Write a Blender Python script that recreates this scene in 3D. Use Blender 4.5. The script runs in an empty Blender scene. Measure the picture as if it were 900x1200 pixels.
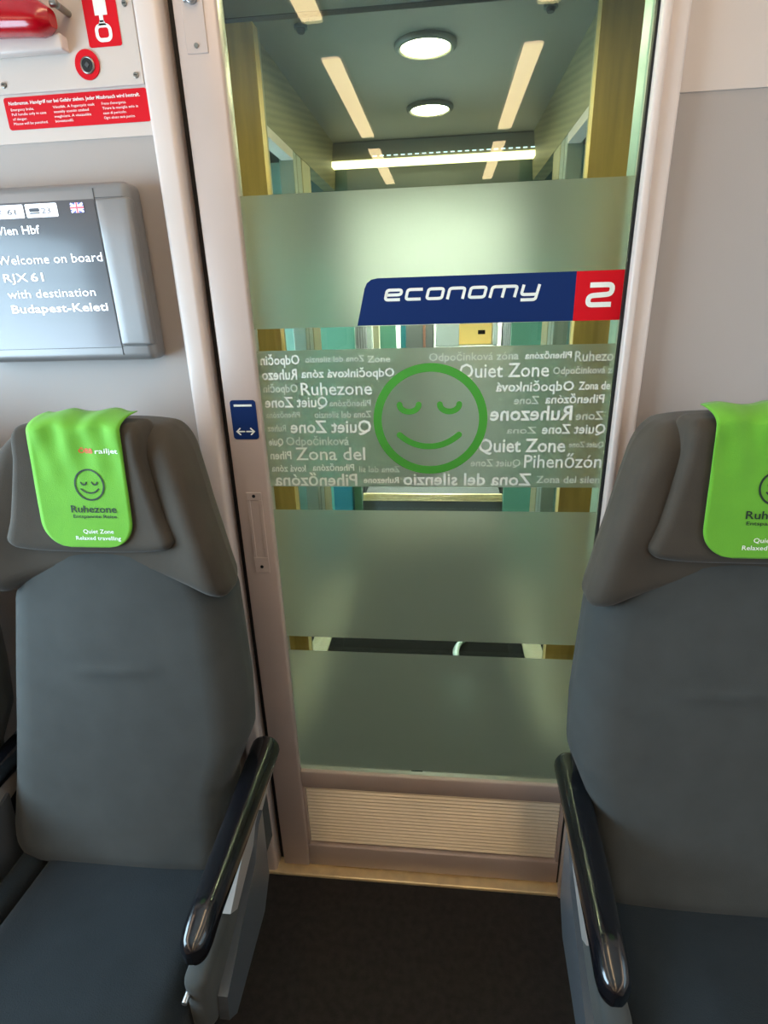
import bpy, bmesh, math, random
from mathutils import Vector, Matrix

scene = bpy.context.scene
random.seed(4)

# ------------------------------------------------------------------ camera
FOCAL_PX = 652.57
PITCH, ROLL, YAW = 0.36396, -0.03126, 0.11323
cam_d = bpy.data.cameras.new('camera')
cam_d.sensor_fit = 'VERTICAL'
cam_d.sensor_height = 36.0
cam_d.lens = 36.0 * FOCAL_PX / 1200.0
cam_d.clip_start = 0.02
cam = bpy.data.objects.new('camera', cam_d)
scene.collection.objects.link(cam)
_f = Vector((-math.sin(YAW) * math.cos(PITCH), math.cos(YAW) * math.cos(PITCH), -math.sin(PITCH)))
_r = Vector((math.cos(YAW), math.sin(YAW), 0))
_u = _r.cross(_f)
_r2 = _r * math.cos(ROLL) + _u * math.sin(ROLL)
_u2 = _u * math.cos(ROLL) - _r * math.sin(ROLL)
cam.matrix_world = Matrix(((_r2.x, _u2.x, -_f.x, 0), (_r2.y, _u2.y, -_f.y, 0), (_r2.z, _u2.z, -_f.z, 1.44), (0, 0, 0, 1)))
scene.camera = cam

# ------------------------------------------------------------------ light and exposure
scene.view_settings.view_transform = 'Standard'
scene.view_settings.look = 'None'
scene.view_settings.gamma = 1
scene.view_settings.use_curve_mapping = False
scene.view_settings.exposure = 0.12
SKY = 17.0            # overcast daylight outside the windows
SIDEFILL = 6.8           # unseen warm lines added above the saloon windows to brighten the walls
STRIP = 10.5          # warm lamps along the saloon ceiling
DOWNLIGHT = 76.0     # round lamps of the vestibule
BAR = 3.2            # light bar at the end of the vestibule
NEXTFILL = 130.0     # hidden lamps added beyond the gangway to brighten the frosted film
w = bpy.data.worlds.new('sky')
w.use_nodes = True
scene.world = w
nt = w.node_tree
bg = nt.nodes['Background']
tc = nt.nodes.new('ShaderNodeTexCoord')
sx = nt.nodes.new('ShaderNodeSeparateXYZ')
rp = nt.nodes.new('ShaderNodeValToRGB')
nt.links.new(tc.outputs['Generated'], sx.inputs[0])
mr = nt.nodes.new('ShaderNodeMapRange')
mr.inputs['From Min'].default_value = -1
nt.links.new(sx.outputs['X'], mr.inputs['Value'])
nt.links.new(mr.outputs[0], rp.inputs[0])
rp.color_ramp.elements[0].color = (0.66, 0.86, 1.10, 1)      # the sky is brighter on the left side of the train
rp.color_ramp.elements[1].color = (0.06, 0.07, 0.08, 1)
nt.links.new(rp.outputs[0], bg.inputs['Color'])
bg.inputs['Strength'].default_value = SKY


# ------------------------------------------------------------------ materials
def lin(c):
    return tuple((v / 255 / 12.92) if v / 255 <= 0.04045 else ((v / 255 + 0.055) / 1.055) ** 2.4 for v in c)


def mat(name, rgb, rough=0.5, metal=0.0, spec=0.5, noise=0.0, nscale=40, bump=0.0, bscale=300, sheen=0.0, coat=0.0, stretch=None):
    m = bpy.data.materials.new(name)
    m.use_nodes = True
    t = m.node_tree
    b = t.nodes['Principled BSDF']
    c = lin(rgb)
    b.inputs['Base Color'].default_value = (*c, 1)
    b.inputs['Roughness'].default_value = rough
    b.inputs['Metallic'].default_value = metal
    b.inputs['Specular IOR Level'].default_value = spec
    b.inputs['Sheen Weight'].default_value = sheen
    b.inputs['Sheen Roughness'].default_value = 0.4
    b.inputs['Coat Weight'].default_value = coat
    co = t.nodes.new('ShaderNodeTexCoord')
    src = co.outputs['Object']
    if stretch:
        mp = t.nodes.new('ShaderNodeMapping')
        mp.inputs['Scale'].default_value = stretch
        t.links.new(src, mp.inputs[0])
        src = mp.outputs[0]
    if noise:
        n = t.nodes.new('ShaderNodeTexNoise')
        n.inputs['Scale'].default_value = nscale
        n.inputs['Detail'].default_value = 4
        t.links.new(src, n.inputs['Vector'])
        r = t.nodes.new('ShaderNodeValToRGB')
        r.color_ramp.elements[0].position = 0.3
        r.color_ramp.elements[1].position = 0.7
        r.color_ramp.elements[0].color = (*[v * (1 - noise) for v in c], 1)
        r.color_ramp.elements[1].color = (*[min(1, v * (1 + noise)) for v in c], 1)
        t.links.new(n.outputs[0], r.inputs[0])
        t.links.new(r.outputs[0], b.inputs['Base Color'])
    if bump:
        n = t.nodes.new('ShaderNodeTexNoise')
        n.inputs['Scale'].default_value = bscale
        n.inputs['Detail'].default_value = 2
        t.links.new(src, n.inputs['Vector'])
        bp = t.nodes.new('ShaderNodeBump')
        bp.inputs['Strength'].default_value = bump
        bp.inputs['Distance'].default_value = 0.002
        t.links.new(n.outputs[0], bp.inputs['Height'])
        t.links.new(bp.outputs[0], b.inputs['Normal'])
    return m


def emit(name, rgb, strength, spill=None):
    m = bpy.data.materials.new(name)
    m.use_nodes = True
    b = m.node_tree.nodes['Principled BSDF']
    b.inputs['Base Color'].default_value = (*rgb, 1)
    b.inputs['Emission Color'].default_value = (*rgb, 1)
    b.inputs['Emission Strength'].default_value = strength
    return m


def glass_pane(name, tint):
    """thin window glass: straight through with a tint, mirror reflection by Fresnel on both faces"""
    m = bpy.data.materials.new(name)
    m.use_nodes = True
    t = m.node_tree
    t.nodes.clear()
    out = t.nodes.new('ShaderNodeOutputMaterial')
    mix = t.nodes.new('ShaderNodeMixShader')
    tr = t.nodes.new('ShaderNodeBsdfTransparent')
    gl = t.nodes.new('ShaderNodeBsdfGlossy')
    gl.inputs['Roughness'].default_value = 0.0
    gl.inputs['Color'].default_value = (1, 1, 1, 1)
    tr.inputs['Color'].default_value = (*tint, 1)
    fr = t.nodes.new('ShaderNodeFresnel')
    geo = t.nodes.new('ShaderNodeNewGeometry')
    ma = t.nodes.new('ShaderNodeMapRange')               # both faces of the pane reflect like glass seen from the air
    ma.inputs['To Min'].default_value = 1.5
    ma.inputs['To Max'].default_value = 1 / 1.5
    t.links.new(geo.outputs['Backfacing'], ma.inputs['Value'])
    t.links.new(ma.outputs[0], fr.inputs['IOR'])
    t.links.new(fr.outputs[0], mix.inputs[0])
    t.links.new(tr.outputs[0], mix.inputs[1])
    t.links.new(gl.outputs[0], mix.inputs[2])
    t.links.new(mix.outputs[0], out.inputs['Surface'])
    return m


def frost(name, rgb, diff, trans, refr, rough=0.5, ior=1.3):
    """frosted film: part matt white, part light scattered through, part blurred view"""
    m = bpy.data.materials.new(name)
    m.use_nodes = True
    t = m.node_tree
    t.nodes.clear()
    out = t.nodes.new('ShaderNodeOutputMaterial')
    d = t.nodes.new('ShaderNodeBsdfDiffuse')
    tl = t.nodes.new('ShaderNodeBsdfTranslucent')
    rf = t.nodes.new('ShaderNodeBsdfRefraction')
    rf.inputs['Roughness'].default_value = rough
    rf.inputs['IOR'].default_value = ior
    for n, k in ((d, diff), (tl, trans), (rf, refr)):
        n.inputs['Color'].default_value = (*[c * k for c in rgb], 1)
    a1 = t.nodes.new('ShaderNodeAddShader')
    a2 = t.nodes.new('ShaderNodeAddShader')
    t.links.new(d.outputs[0], a1.inputs[0])
    t.links.new(tl.outputs[0], a1.inputs[1])
    t.links.new(a1.outputs[0], a2.inputs[0])
    t.links.new(rf.outputs[0], a2.inputs[1])
    t.links.new(a2.outputs[0], out.inputs['Surface'])
    return m


M = dict(
    wall_white=mat('cream_wall_panel', (210, 195, 185), 0.45, noise=0.03, nscale=3, bump=0.05, bscale=500),
    wall_grey=mat('grey_wall_panel', (172, 161, 154), 0.5, noise=0.03, nscale=3, bump=0.06, bscale=500),
    trim=mat('white_trim', (218, 203, 195), 0.35, noise=0.02, nscale=5),
    alu=mat('painted_aluminium', (198, 180, 171), 0.35, metal=0.1, noise=0.03, nscale=8),
    kick=mat('ribbed_aluminium', (250, 236, 210), 0.30, metal=0.15, noise=0.05, nscale=6),
    black=mat('black_rubber', (18, 17, 18), 0.6),
    carpet=mat('dark_carpet', (40, 37, 36), 0.95, noise=0.25, nscale=60, bump=0.6, bscale=400),
    ceil=mat('saloon_ceiling', (222, 218, 210), 0.6),
    gold=mat('threshold_metal', (246, 220, 172), 0.3, metal=0.35, noise=0.12, nscale=30),
    steel=mat('brushed_steel', (176, 178, 178), 0.3, metal=0.9, noise=0.05, nscale=20),
    silver=mat('painted_silver', (196, 198, 192), 0.4, metal=0.1),
    blind=mat('added_blind_cloth', (120, 116, 112), 0.9),
    screw=mat('screw_steel', (150, 148, 142), 0.3, metal=0.9),
    fabric=mat('grey_seat_velour', (69, 72, 71), 0.9, spec=0.2, noise=0.10, nscale=14, bump=0.2, bscale=900, sheen=0.12),
    fabric_shade=mat('shaded_seat_velour', (38, 44, 48), 0.95, spec=0.15, noise=0.10, nscale=14, bump=0.5, bscale=500, sheen=0.1),  # same velour as the backrest, with the cushion's shade put into its colour
    fabric_d=mat('brown_grey_head_velour', (72, 66, 58), 0.85, spec=0.25, noise=0.10, nscale=14, bump=0.2, bscale=900, sheen=0.12),
    arm=mat('glossy_black_plastic', (14, 15, 20), 0.16, spec=0.6, coat=0.4),
    armgrey=mat('grey_arm_plastic', (150, 146, 142), 0.4),
    shell=mat('grey_seat_shell', (92, 98, 104), 0.35, metal=0.3),
    green=mat('green_head_cloth', (104, 176, 44), 0.8, noise=0.04, nscale=20, bump=0.25, bscale=700, sheen=0.15),
    ink=mat('dark_print', (24, 46, 30), 0.7),
    whiteink=mat('white_print', (245, 248, 240), 0.6),
    redink=mat('red_print', (226, 60, 24), 0.6),
    red=mat('red_label', (214, 4, 26), 0.5, spec=0.25),
    redgloss=mat('red_handle_plastic', (172, 4, 22), 0.18, coat=0.5),
    blue=mat('navy_sticker', (10, 42, 98), 0.6, spec=0.2),
    smile=mat('green_sticker', (72, 160, 54), 0.5),
    bezel=mat('grey_display_housing', (140, 137, 136), 0.35, metal=0.3),
    bezel_d=mat('grey_display_housing_seam', (70, 70, 72), 0.5),
    wood=mat('light_wood_veneer', (236, 194, 116), 0.4, noise=0.22, nscale=5, stretch=(6, 6, 0.5)),
    vceil=mat('vestibule_ceiling_panel', (122, 120, 108), 0.45, noise=0.05, nscale=3),
    vwall=mat('vestibule_grey_panel', (150, 158, 150), 0.45),
    vgreen=mat('vestibule_mint_panel', (104, 156, 132), 0.45),
    vhead=mat('gangway_header', (84, 88, 82), 0.45),
    vdark=mat('dark_green_panel', (50, 72, 64), 0.4),
    mint=mat('mint_post', (224, 240, 230), 0.35),
    vfloor=mat('vestibule_dark_floor', (26, 24, 20), 0.9, spec=0.1, noise=0.2, nscale=50),
    pale=mat('pale_yellow_edge', (176, 166, 134), 0.5),
    doorleaf=mat('outer_door_leaf', (150, 178, 168), 0.4),
    bellows=mat('gangway_bellows', (92, 92, 90), 0.8),
    lfloor=mat('pale_gangway_floor', (150, 150, 144), 0.6, noise=0.1, nscale=30),
    teal=mat('teal_panel', (36, 104, 112), 0.45),
    strip=emit('warm_strip_lamp', (1.0, 0.70, 0.40), STRIP),
    sidefill=emit('warm_side_fill', (1.0, 0.76, 0.55), SIDEFILL),
    down=emit('downlight_glow', (1.0, 0.87, 0.56), DOWNLIGHT),
    bar=emit('light_bar_glow', (1.0, 0.82, 0.45), BAR),
    nextfill=emit('next_car_fill', (1.0, 0.97, 0.95), NEXTFILL),
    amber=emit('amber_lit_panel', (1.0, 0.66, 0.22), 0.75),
    led=emit('blue_white_led', (0.6, 0.8, 1.0), 2.0),
    glass=glass_pane('door_glass', (0.83, 0.935, 0.86)),
    winglass=glass_pane('window_glass', (0.92, 0.96, 0.94)),
    frost=frost('frosted_film', (0.96, 1.0, 0.95), 0.02, 0.165, 0.50, 0.50, 1.25),
    word=frost('etched_lettering', (0.98, 1.0, 0.94), 0.90, 0.08, 0.0),
    wordf=frost('faint_etched_lettering', (0.96, 1.0, 0.92), 0.66, 0.18, 0.04),
)
# mesh pattern of the upper vestibule panel
def pattern_mat():
    m = mat('woven_mesh_panel', (150, 152, 126), 0.5)
    t = m.node_tree
    b = t.nodes['Principled BSDF']
    co = t.nodes.new('ShaderNodeTexCoord')
    ck = t.nodes.new('ShaderNodeTexChecker')
    mp = t.nodes.new('ShaderNodeMapping')
    mp.inputs['Rotation'].default_value = (0.6, 0, 0)
    mp.inputs['Location'].default_value = (0.5, 0, 0)
    mp.inputs['Scale'].default_value = (0.001, 1, 1)
    ck.inputs['Scale'].default_value = 62
    ck.inputs['Color1'].default_value = (*lin((142, 134, 98)), 1)
    ck.inputs['Color2'].default_value = (*lin((122, 114, 82)), 1)
    t.links.new(co.outputs['Object'], mp.inputs[0])
    t.links.new(mp.outputs[0], ck.inputs['Vector'])
    t.links.new(ck.outputs[0], b.inputs['Base Color'])
    return m
M['mesh'] = pattern_mat()


def screen_mat():
    m = bpy.data.materials.new('display_screen')
    m.use_nodes = True
    b = m.node_tree.nodes['Principled BSDF']
    b.inputs['Base Color'].default_value = (0.05, 0.05, 0.055, 1)
    b.inputs['Roughness'].default_value = 0.28
    b.inputs['Coat Weight'].default_value = 0.5
    b.inputs['Coat Roughness'].default_value = 0.1
    t = m.node_tree                                     # emission ramp: dark at the top, pale at the foot
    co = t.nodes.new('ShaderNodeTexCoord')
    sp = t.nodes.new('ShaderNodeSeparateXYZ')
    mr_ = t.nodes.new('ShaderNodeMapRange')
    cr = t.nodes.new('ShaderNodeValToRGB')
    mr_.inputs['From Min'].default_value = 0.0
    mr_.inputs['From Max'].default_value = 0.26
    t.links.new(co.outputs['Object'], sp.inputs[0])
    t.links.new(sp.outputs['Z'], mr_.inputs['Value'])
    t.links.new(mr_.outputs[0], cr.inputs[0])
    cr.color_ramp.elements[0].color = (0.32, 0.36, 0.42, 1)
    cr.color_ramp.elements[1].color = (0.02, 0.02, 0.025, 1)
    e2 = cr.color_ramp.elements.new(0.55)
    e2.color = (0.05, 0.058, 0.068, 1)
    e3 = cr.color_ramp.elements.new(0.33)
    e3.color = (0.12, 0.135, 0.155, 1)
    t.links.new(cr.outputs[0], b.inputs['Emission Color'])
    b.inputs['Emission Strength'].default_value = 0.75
    return m
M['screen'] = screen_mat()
M['screentext'] = emit('screen_white', (0.92, 0.95, 1.0), 0.85)
M['tab'] = emit('screen_tab', (0.86, 0.88, 0.94), 0.75)
M['tabink'] = mat('screen_tab_print', (84, 86, 92), 0.6)
M['flagblue'] = emit('flag_blue', (0.10, 0.12, 0.40), 0.5)
M['flagred'] = emit('flag_red', (0.80, 0.10, 0.14), 0.7)


# ------------------------------------------------------------------ object helpers
def link(o):
    scene.collection.objects.link(o)
    return o


def wloc(o):
    v = Vector((0, 0, 0))
    while o is not None:
        v = v + o.location
        o = o.parent
    return v


def thing(name, label, cat, loc, group=None):
    o = bpy.data.objects.new(name, None)
    o.empty_display_size = 0.05
    link(o)
    o.location = loc
    if label:
        o['label'] = label
        o['category'] = cat
    if group:
        o['group'] = group
    return o


def tag(o, label, cat, group=None):
    o['label'] = label
    o['category'] = cat
    if group:
        o['group'] = group
    return o


def obj(name, bm, m, parent=None, smooth=False, label=None, base=None):
    """link bm (in world coordinates) as one mesh object; its origin is its parent's, or base"""
    off = base if base is not None else (wloc(parent) if parent is not None else Vector((0, 0, 0)))
    off = Vector(off)
    bmesh.ops.translate(bm, vec=-off, verts=bm.verts)
    bmesh.ops.recalc_face_normals(bm, faces=bm.faces)
    me = bpy.data.meshes.new(name)
    bm.to_mesh(me)
    bm.free()
    for k in (m if isinstance(m, (list, tuple)) else [m]):
        me.materials.append(k)
    if smooth:
        for p in me.polygons:
            p.use_smooth = True
        try:
            me.set_sharp_from_angle(angle=math.radians(50))
        except Exception:
            pass
    o = bpy.data.objects.new(name, me)
    link(o)
    if parent is not None:
        o.parent = parent
        if base is not None:
            o.location = Vector(base) - wloc(parent)
    else:
        o.location = off
    if label:
        o['label'] = label
    return o


def struct(name, bm, m, smooth=False, parent=None):
    o = obj(name, bm, m, parent, smooth)
    if parent is None:
        o['kind'] = 'structure'
    return o


def box(bm, x0, x1, y0, y1, z0, z1, bev=0.0, seg=2, mi=0):
    r = bmesh.ops.create_cube(bm, size=1.0)
    vs = r['verts']
    for v in vs:
        v.co = Vector(((x0 + x1) / 2 + v.co.x * (x1 - x0), (y0 + y1) / 2 + v.co.y * (y1 - y0), (z0 + z1) / 2 + v.co.z * (z1 - z0)))
    fs = set(f for v in vs for f in v.link_faces)
    for f in fs:
        f.material_index = mi
    if bev > 0:
        es = list(set(e for v in vs for e in v.link_edges))
        bmesh.ops.bevel(bm, geom=es, offset=bev, offset_type='OFFSET', segments=seg, affect='EDGES', profile=0.5, clamp_overlap=True)
    return bm


def B(*a, **k):
    return box(bmesh.new(), *a, **k)


def rbox(x0, x1, y0, y1, z0, z1, r, fn=None, k=5, m=10):
    """rounded box with an even grid on every face, bent by fn(x, y, z)"""
    def axis(a, b):
        rr = min(r, (b - a) / 2 - 1e-4)
        t = [a + rr * (1 - math.cos(i / k * math.pi / 2)) for i in range(k)]
        mid = [a + rr + (b - a - 2 * rr) * i / m for i in range(m + 1)]
        return t + mid + [a + b - q for q in reversed(t)]
    ax = [axis(x0, x1), axis(y0, y1), axis(z0, z1)]
    lo, hi = (x0, y0, z0), (x1, y1, z1)
    rs = [min(r, (hi[i] - lo[i]) / 2 - 1e-4) for i in range(3)]
    bm = bmesh.new()
    cache = {}

    def vert(i, j, l):
        if (i, j, l) not in cache:
            p = [ax[0][i], ax[1][j], ax[2][l]]
            c = [min(max(p[q], lo[q] + rs[q]), hi[q] - rs[q]) for q in range(3)]
            d = [(p[q] - c[q]) / rs[q] for q in range(3)]
            n = math.sqrt(sum(q * q for q in d))
            if n > 1e-9:
                p = [c[q] + d[q] / n * rs[q] for q in range(3)]
            if fn:
                p = fn(*p)
            cache[(i, j, l)] = bm.verts.new(p)
        return cache[(i, j, l)]
    n = [len(a) - 1 for a in ax]
    for i in range(n[0]):
        for j in range(n[1]):
            for l in (0, n[2]):
                bm.faces.new([vert(i, j, l), vert(i + 1, j, l), vert(i + 1, j + 1, l), vert(i, j + 1, l)])
    for i in range(n[0]):
        for l in range(n[2]):
            for j in (0, n[1]):
                bm.faces.new([vert(i, j, l), vert(i + 1, j, l), vert(i + 1, j, l + 1), vert(i, j, l + 1)])
    for j in range(n[1]):
        for l in range(n[2]):
            for i in (0, n[0]):
                bm.faces.new([vert(i, j, l), vert(i, j + 1, l), vert(i, j + 1, l + 1), vert(i, j, l + 1)])
    return bm


def cyl(bm, c, axis, r, h, n=24, r2=None, bev=0.0):
    """cylinder starting at c and running h along axis ('x','y','z')"""
    rr = r if r2 is None else r2
    a, b = [], []
    for i in range(n):
        t = 2 * math.pi * i / n
        ca, sa = math.cos(t), math.sin(t)
        for lst, rad, hh in ((a, r, 0), (b, rr, h)):
            if axis == 'z':
                p = (c[0] + rad * ca, c[1] + rad * sa, c[2] + hh)
            elif axis == 'y':
                p = (c[0] + rad * ca, c[1] + hh, c[2] + rad * sa)
            else:
                p = (c[0] + hh, c[1] + rad * ca, c[2] + rad * sa)
            lst.append(bm.verts.new(p))
    for i in range(n):
        j = (i + 1) % n
        bm.faces.new([a[i], a[j], b[j], b[i]])
    f1 = bm.faces.new(a)
    f2 = bm.faces.new(list(reversed(b)))
    if bev:
        bmesh.ops.bevel(bm, geom=list(f1.edges) + list(f2.edges), offset=bev, segments=2, affect='EDGES', profile=0.5)
    return bm


def ringtube(bm, c, axis, r, t, n=40, q=10):
    """torus of radius r, tube t around c"""
    rows = []
    for i in range(n):
        a = 2 * math.pi * i / n
        row = []
        for j in range(q):
            b = 2 * math.pi * j / q
            rad = r + t * math.cos(b)
            u, v, wv = rad * math.cos(a), rad * math.sin(a), t * math.sin(b)
            p = {'z': (u, v, wv), 'y': (u, wv, v), 'x': (wv, u, v)}[axis]
            row.append(bm.verts.new((c[0] + p[0], c[1] + p[1], c[2] + p[2])))
        rows.append(row)
    for i in range(n):
        for j in range(q):
            bm.faces.new([rows[i][j], rows[(i + 1) % n][j], rows[(i + 1) % n][(j + 1) % q], rows[i][(j + 1) % q]])
    return bm


def plate(bm, pts, y, t, mi=0):
    """polygon pts (x, z) as a plate: front at y, thickness t behind it"""
    fr = [bm.verts.new((x, y, z)) for x, z in pts]
    bk = [bm.verts.new((x, y + t, z)) for x, z in pts]
    fs = [bm.faces.new(fr), bm.faces.new(list(reversed(bk)))]
    for i in range(len(pts)):
        j = (i + 1) % len(pts)
        fs.append(bm.faces.new([fr[i], bk[i], bk[j], fr[j]]))
    for f in fs:
        f.material_index = mi
    return bm


def prism_x(bm, pts, x0, x1):
    """polygon pts (y, z) run from x0 to x1"""
    a = [bm.verts.new((x0, y, z)) for y, z in pts]
    b = [bm.verts.new((x1, y, z)) for y, z in pts]
    bm.faces.new(a)
    bm.faces.new(list(reversed(b)))
    for i in range(len(pts)):
        j = (i + 1) % len(pts)
        bm.faces.new([a[i], a[j], b[j], b[i]])
    return bm


def bevel_all(bm, off, seg=3, ang=0.5):
    es = [e for e in bm.edges if len(e.link_faces) == 2 and e.calc_face_angle(0) > ang]
    bmesh.ops.bevel(bm, geom=es, offset=off, segments=seg, affect='EDGES', profile=0.5, clamp_overlap=True)
    return bm


def rrect(x0, x1, z0, z1, r, n=6):
    pts = []
    for cx, cz, a0 in ((x1 - r, z1 - r, 0), (x0 + r, z1 - r, 90), (x0 + r, z0 + r, 180), (x1 - r, z0 + r, 270)):
        for i in range(n + 1):
            a = math.radians(a0 + 90 * i / n)
            pts.append((cx + r * math.cos(a), cz + r * math.sin(a)))
    return pts


def stroke(bm, pts, wd, y, t=0.0006, closed=False, cap=True):
    """a flat line of width wd along pts (x, z) with round ends, standing at depth y"""
    P = [Vector(p) for p in pts]
    n = len(P)
    L, Rr = [], []
    for i in range(n):
        if closed:
            a, b = P[(i - 1) % n], P[(i + 1) % n]
            d0, d1 = (P[i] - a).normalized(), (b - P[i]).normalized()
        else:
            d0 = (P[i] - P[i - 1]).normalized() if i > 0 else (P[1] - P[0]).normalized()
            d1 = (P[i + 1] - P[i]).normalized() if i < n - 1 else d0
        tg = (d0 + d1)
        tg = tg.normalized() if tg.length > 1e-6 else d0
        nm = Vector((-tg.y, tg.x))
        k = 1 / max(0.5, nm.dot(Vector((-d0.y, d0.x))))
        L.append(P[i] + nm * wd / 2 * k)
        Rr.append(P[i] - nm * wd / 2 * k)
    quads = []
    for i in range(n if closed else n - 1):
        j = (i + 1) % n
        quads.append([L[i], Rr[i], Rr[j], L[j]])
    for q in quads:
        plate(bm, [(v.x, v.y) for v in q], y, t)
    if cap and not closed:
        for c in (P[0], P[-1]):
            plate(bm, [(c.x + wd / 2 * math.cos(a * math.pi / 8), c.y + wd / 2 * math.sin(a * math.pi / 8)) for a in range(16)], y - 0.00003, t)
    return bm


def joined(bm, pts, wd, y, t=0.0003):
    """straight pieces with round joints"""
    P = [Vector(p) for p in pts]
    for i, (a, b) in enumerate(zip(P, P[1:])):
        if (b - a).length < 1e-7:
            continue
        n = Vector((-(b - a).y, (b - a).x)).normalized() * wd / 2
        plate(bm, [tuple(a + n), tuple(b + n), tuple(b - n), tuple(a - n)], y - (i % 3) * 0.00007, t)
    for i, c in enumerate(P[1:-1]):
        plate(bm, [(c.x + wd / 2 * math.cos(k * math.pi / 8), c.y + wd / 2 * math.sin(k * math.pi / 8)) for k in range(16)], y - 0.0003 - (i % 3) * 0.00007, t)
    return bm


def text(bm, s, x0, x1, zb, cap_h, y, mirror=False, bold=0.0, thick=0.0002, shear=0.0, fn=None):
    """letters of s from x0 to x1 on the baseline zb, cap height cap_h, facing -Y at depth y"""
    cu = bpy.data.curves.new('lettering', 'FONT')
    cu.body = s
    cu.size = 1.0
    cu.resolution_u = 2
    cu.offset = bold
    cu.shear = shear
    o = bpy.data.objects.new('lettering', cu)
    scene.collection.objects.link(o)
    dg = bpy.context.evaluated_depsgraph_get()
    me = bpy.data.meshes.new_from_object(o.evaluated_get(dg))
    bpy.data.objects.remove(o)
    bpy.data.curves.remove(cu)
    if not me.vertices:
        return bm
    xs = [v.co.x for v in me.vertices]
    a, b = min(xs), max(xs)
    base = len(bm.verts)
    bm.verts.ensure_lookup_table()
    vs = []
    for v in me.vertices:
        u = (v.co.x - a) / (b - a)
        if mirror:
            u = 1 - u
        x = x0 + u * (x1 - x0)
        z = zb + v.co.y / 0.729 * cap_h
        yy = fn(x, z) if fn else y
        vs.append(bm.verts.new((x, yy, z)))
    for p in me.polygons:
        try:
            bm.faces.new([vs[i] for i in (reversed(p.vertices) if mirror else p.vertices)])
        except ValueError:
            pass
    bpy.data.meshes.remove(me)
    return bm


def copy_tree(o, parent=None):
    c = o.copy()
    link(c)
    c.parent = parent
    for ch in list(o.children):
        copy_tree(ch, c)
    return c


def lerp_tab(tab, z):
    if z <= tab[0][0]:
        return tab[0][1]
    for (a, va), (b, vb) in zip(tab, tab[1:]):
        if z <= b:
            return va + (vb - va) * (z - a) / (b - a)
    return tab[-1][1]

# ================================================================== THE SETTING: saloon
XL, XR = -1.42, 1.30          # side walls
YD = 1.05                     # end wall and door glass
CEIL = 2.2
struct('floor', B(XL, XR, -7.0, 1.10, -0.06, 0.0), M['carpet'])
struct('ceiling', B(XL - .06, XR + .06, -7.0, 1.10, CEIL, CEIL + 0.06), M['ceil'])
struct('wall_rear', B(XL, XR, -7.06, -7.0, 0, CEIL), M['wall_grey'])


def side_wall(name, xa, xb):
    bm = bmesh.new()
    wins = [(0.86, -0.40), (-1.25, -2.65), (-3.05, -4.45), (-4.85, -6.25)]
    z0, z1 = 0.86, 1.72
    box(bm, xa, xb, -7, 1.10, 0, z0)
    box(bm, xa, xb, -7, 1.10, z1, CEIL)
    edges = [1.10] + [v for w_ in wins for v in w_] + [-7.0]
    for i in range(0, len(edges), 2):
        box(bm, xa, xb, edges[i + 1], edges[i], z0, z1)
    struct(name, bm, M['wall_white'])
    for iw, (a, b) in enumerate(wins):
        global NWIN
        NWIN += 1
        xm = (xa + xb) / 2
        fr = bmesh.new()
        t = 0.03
        box(fr, xa, xb, b, b + t, z0, z1)
        box(fr, xa, xb, a - t, a, z0, z1)
        box(fr, xa, xb, b + t, a - t, z0, z0 + t)
        box(fr, xa, xb, b + t, a - t, z1 - t, z1)
        f = struct('window_%d' % NWIN, fr, M['black'])
        obj('pane', B(xm - .004, xm + .004, b + t, a - t, z0 + t, z1 - t), M['winglass'], f)
        if iw > 0:                                          # added blind, unseen: keeps rear-window daylight off the right seat
            xi = xb + .002 if xa < 0 else xa - .002
            obj('added_blind', B(min(xi, xi + (.006 if xa < 0 else -.006)), max(xi, xi + (.006 if xa < 0 else -.006)), b, a, z0 - .01, z1 + .03), M['blind'], f)
            continue
        ld = bpy.data.lights.new('window_daylight', 'AREA')      # guides the daylight of the sky through the opening
        ld.shape = 'RECTANGLE'
        ld.size = z1 - z0
        ld.size_y = a - b
        ld.cycles.is_portal = True
        lo = link(bpy.data.objects.new('window_daylight', ld))
        inward = 1 if xa < 0 else -1
        lo.location = ((xa - 0.01) if xa < 0 else (xb + 0.01), (a + b) / 2, (z0 + z1) / 2)
        lo.rotation_euler = (0, -math.pi / 2 * inward, 0)


NWIN = 0
side_wall('wall_left', XL - .06, XL)
side_wall('wall_right', XR, XR + .06)

# end wall left and right of the door: grey below, cream panel above
def end_wall(name, x0, x1, split):
    bm = bmesh.new()
    box(bm, x0, x1, YD, YD + .025, 0, split, 0.0, mi=0)
    box(bm, x0, x1, YD - .002, YD + .025, split, CEIL, 0.0, mi=1)
    struct(name, bm, [M['wall_grey'], M['wall_white']])


end_wall('wall_end_left', XL, -0.470, 1.708)
end_wall('wall_end_right', 0.3405, XR, 1.718)
# door jambs
bm = B(-0.478, -0.437, 1.022, 1.080, 0, CEIL, 0.008, 3)
struct('trim_1', bm, M['trim'], True)
bm = B(0.3030, 0.3415, 1.022, 1.078, 0, CEIL, 0.006, 3)
box(bm, 0.2995, 0.313, 1.012, 1.024, 0, CEIL, 0.004, 2)
struct('trim_2', bm, M['trim'], True)
struct('trim_3', B(-0.437, -0.4225, 1.062, 1.085, 0, CEIL), M['black'])     # dark gap the door slides into
struct('trim_4', B(0.2990, 0.3030, 1.040, 1.050, 0.02, CEIL), M['black'])     # rubber seal
struct('trim_5', B(-0.472, 0.3415, 1.017, 1.10, -0.05, 0.008, 0.003), M['gold'])   # threshold

struct('trim_22', B(-0.4802, -0.4782, 1.0455, 1.052, 0, CEIL), M['bezel_d'])    # seams between jambs and wall panels
struct('trim_23', B(0.3417, 0.3432, 1.0455, 1.052, 0, CEIL), M['bezel_d'])

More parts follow.
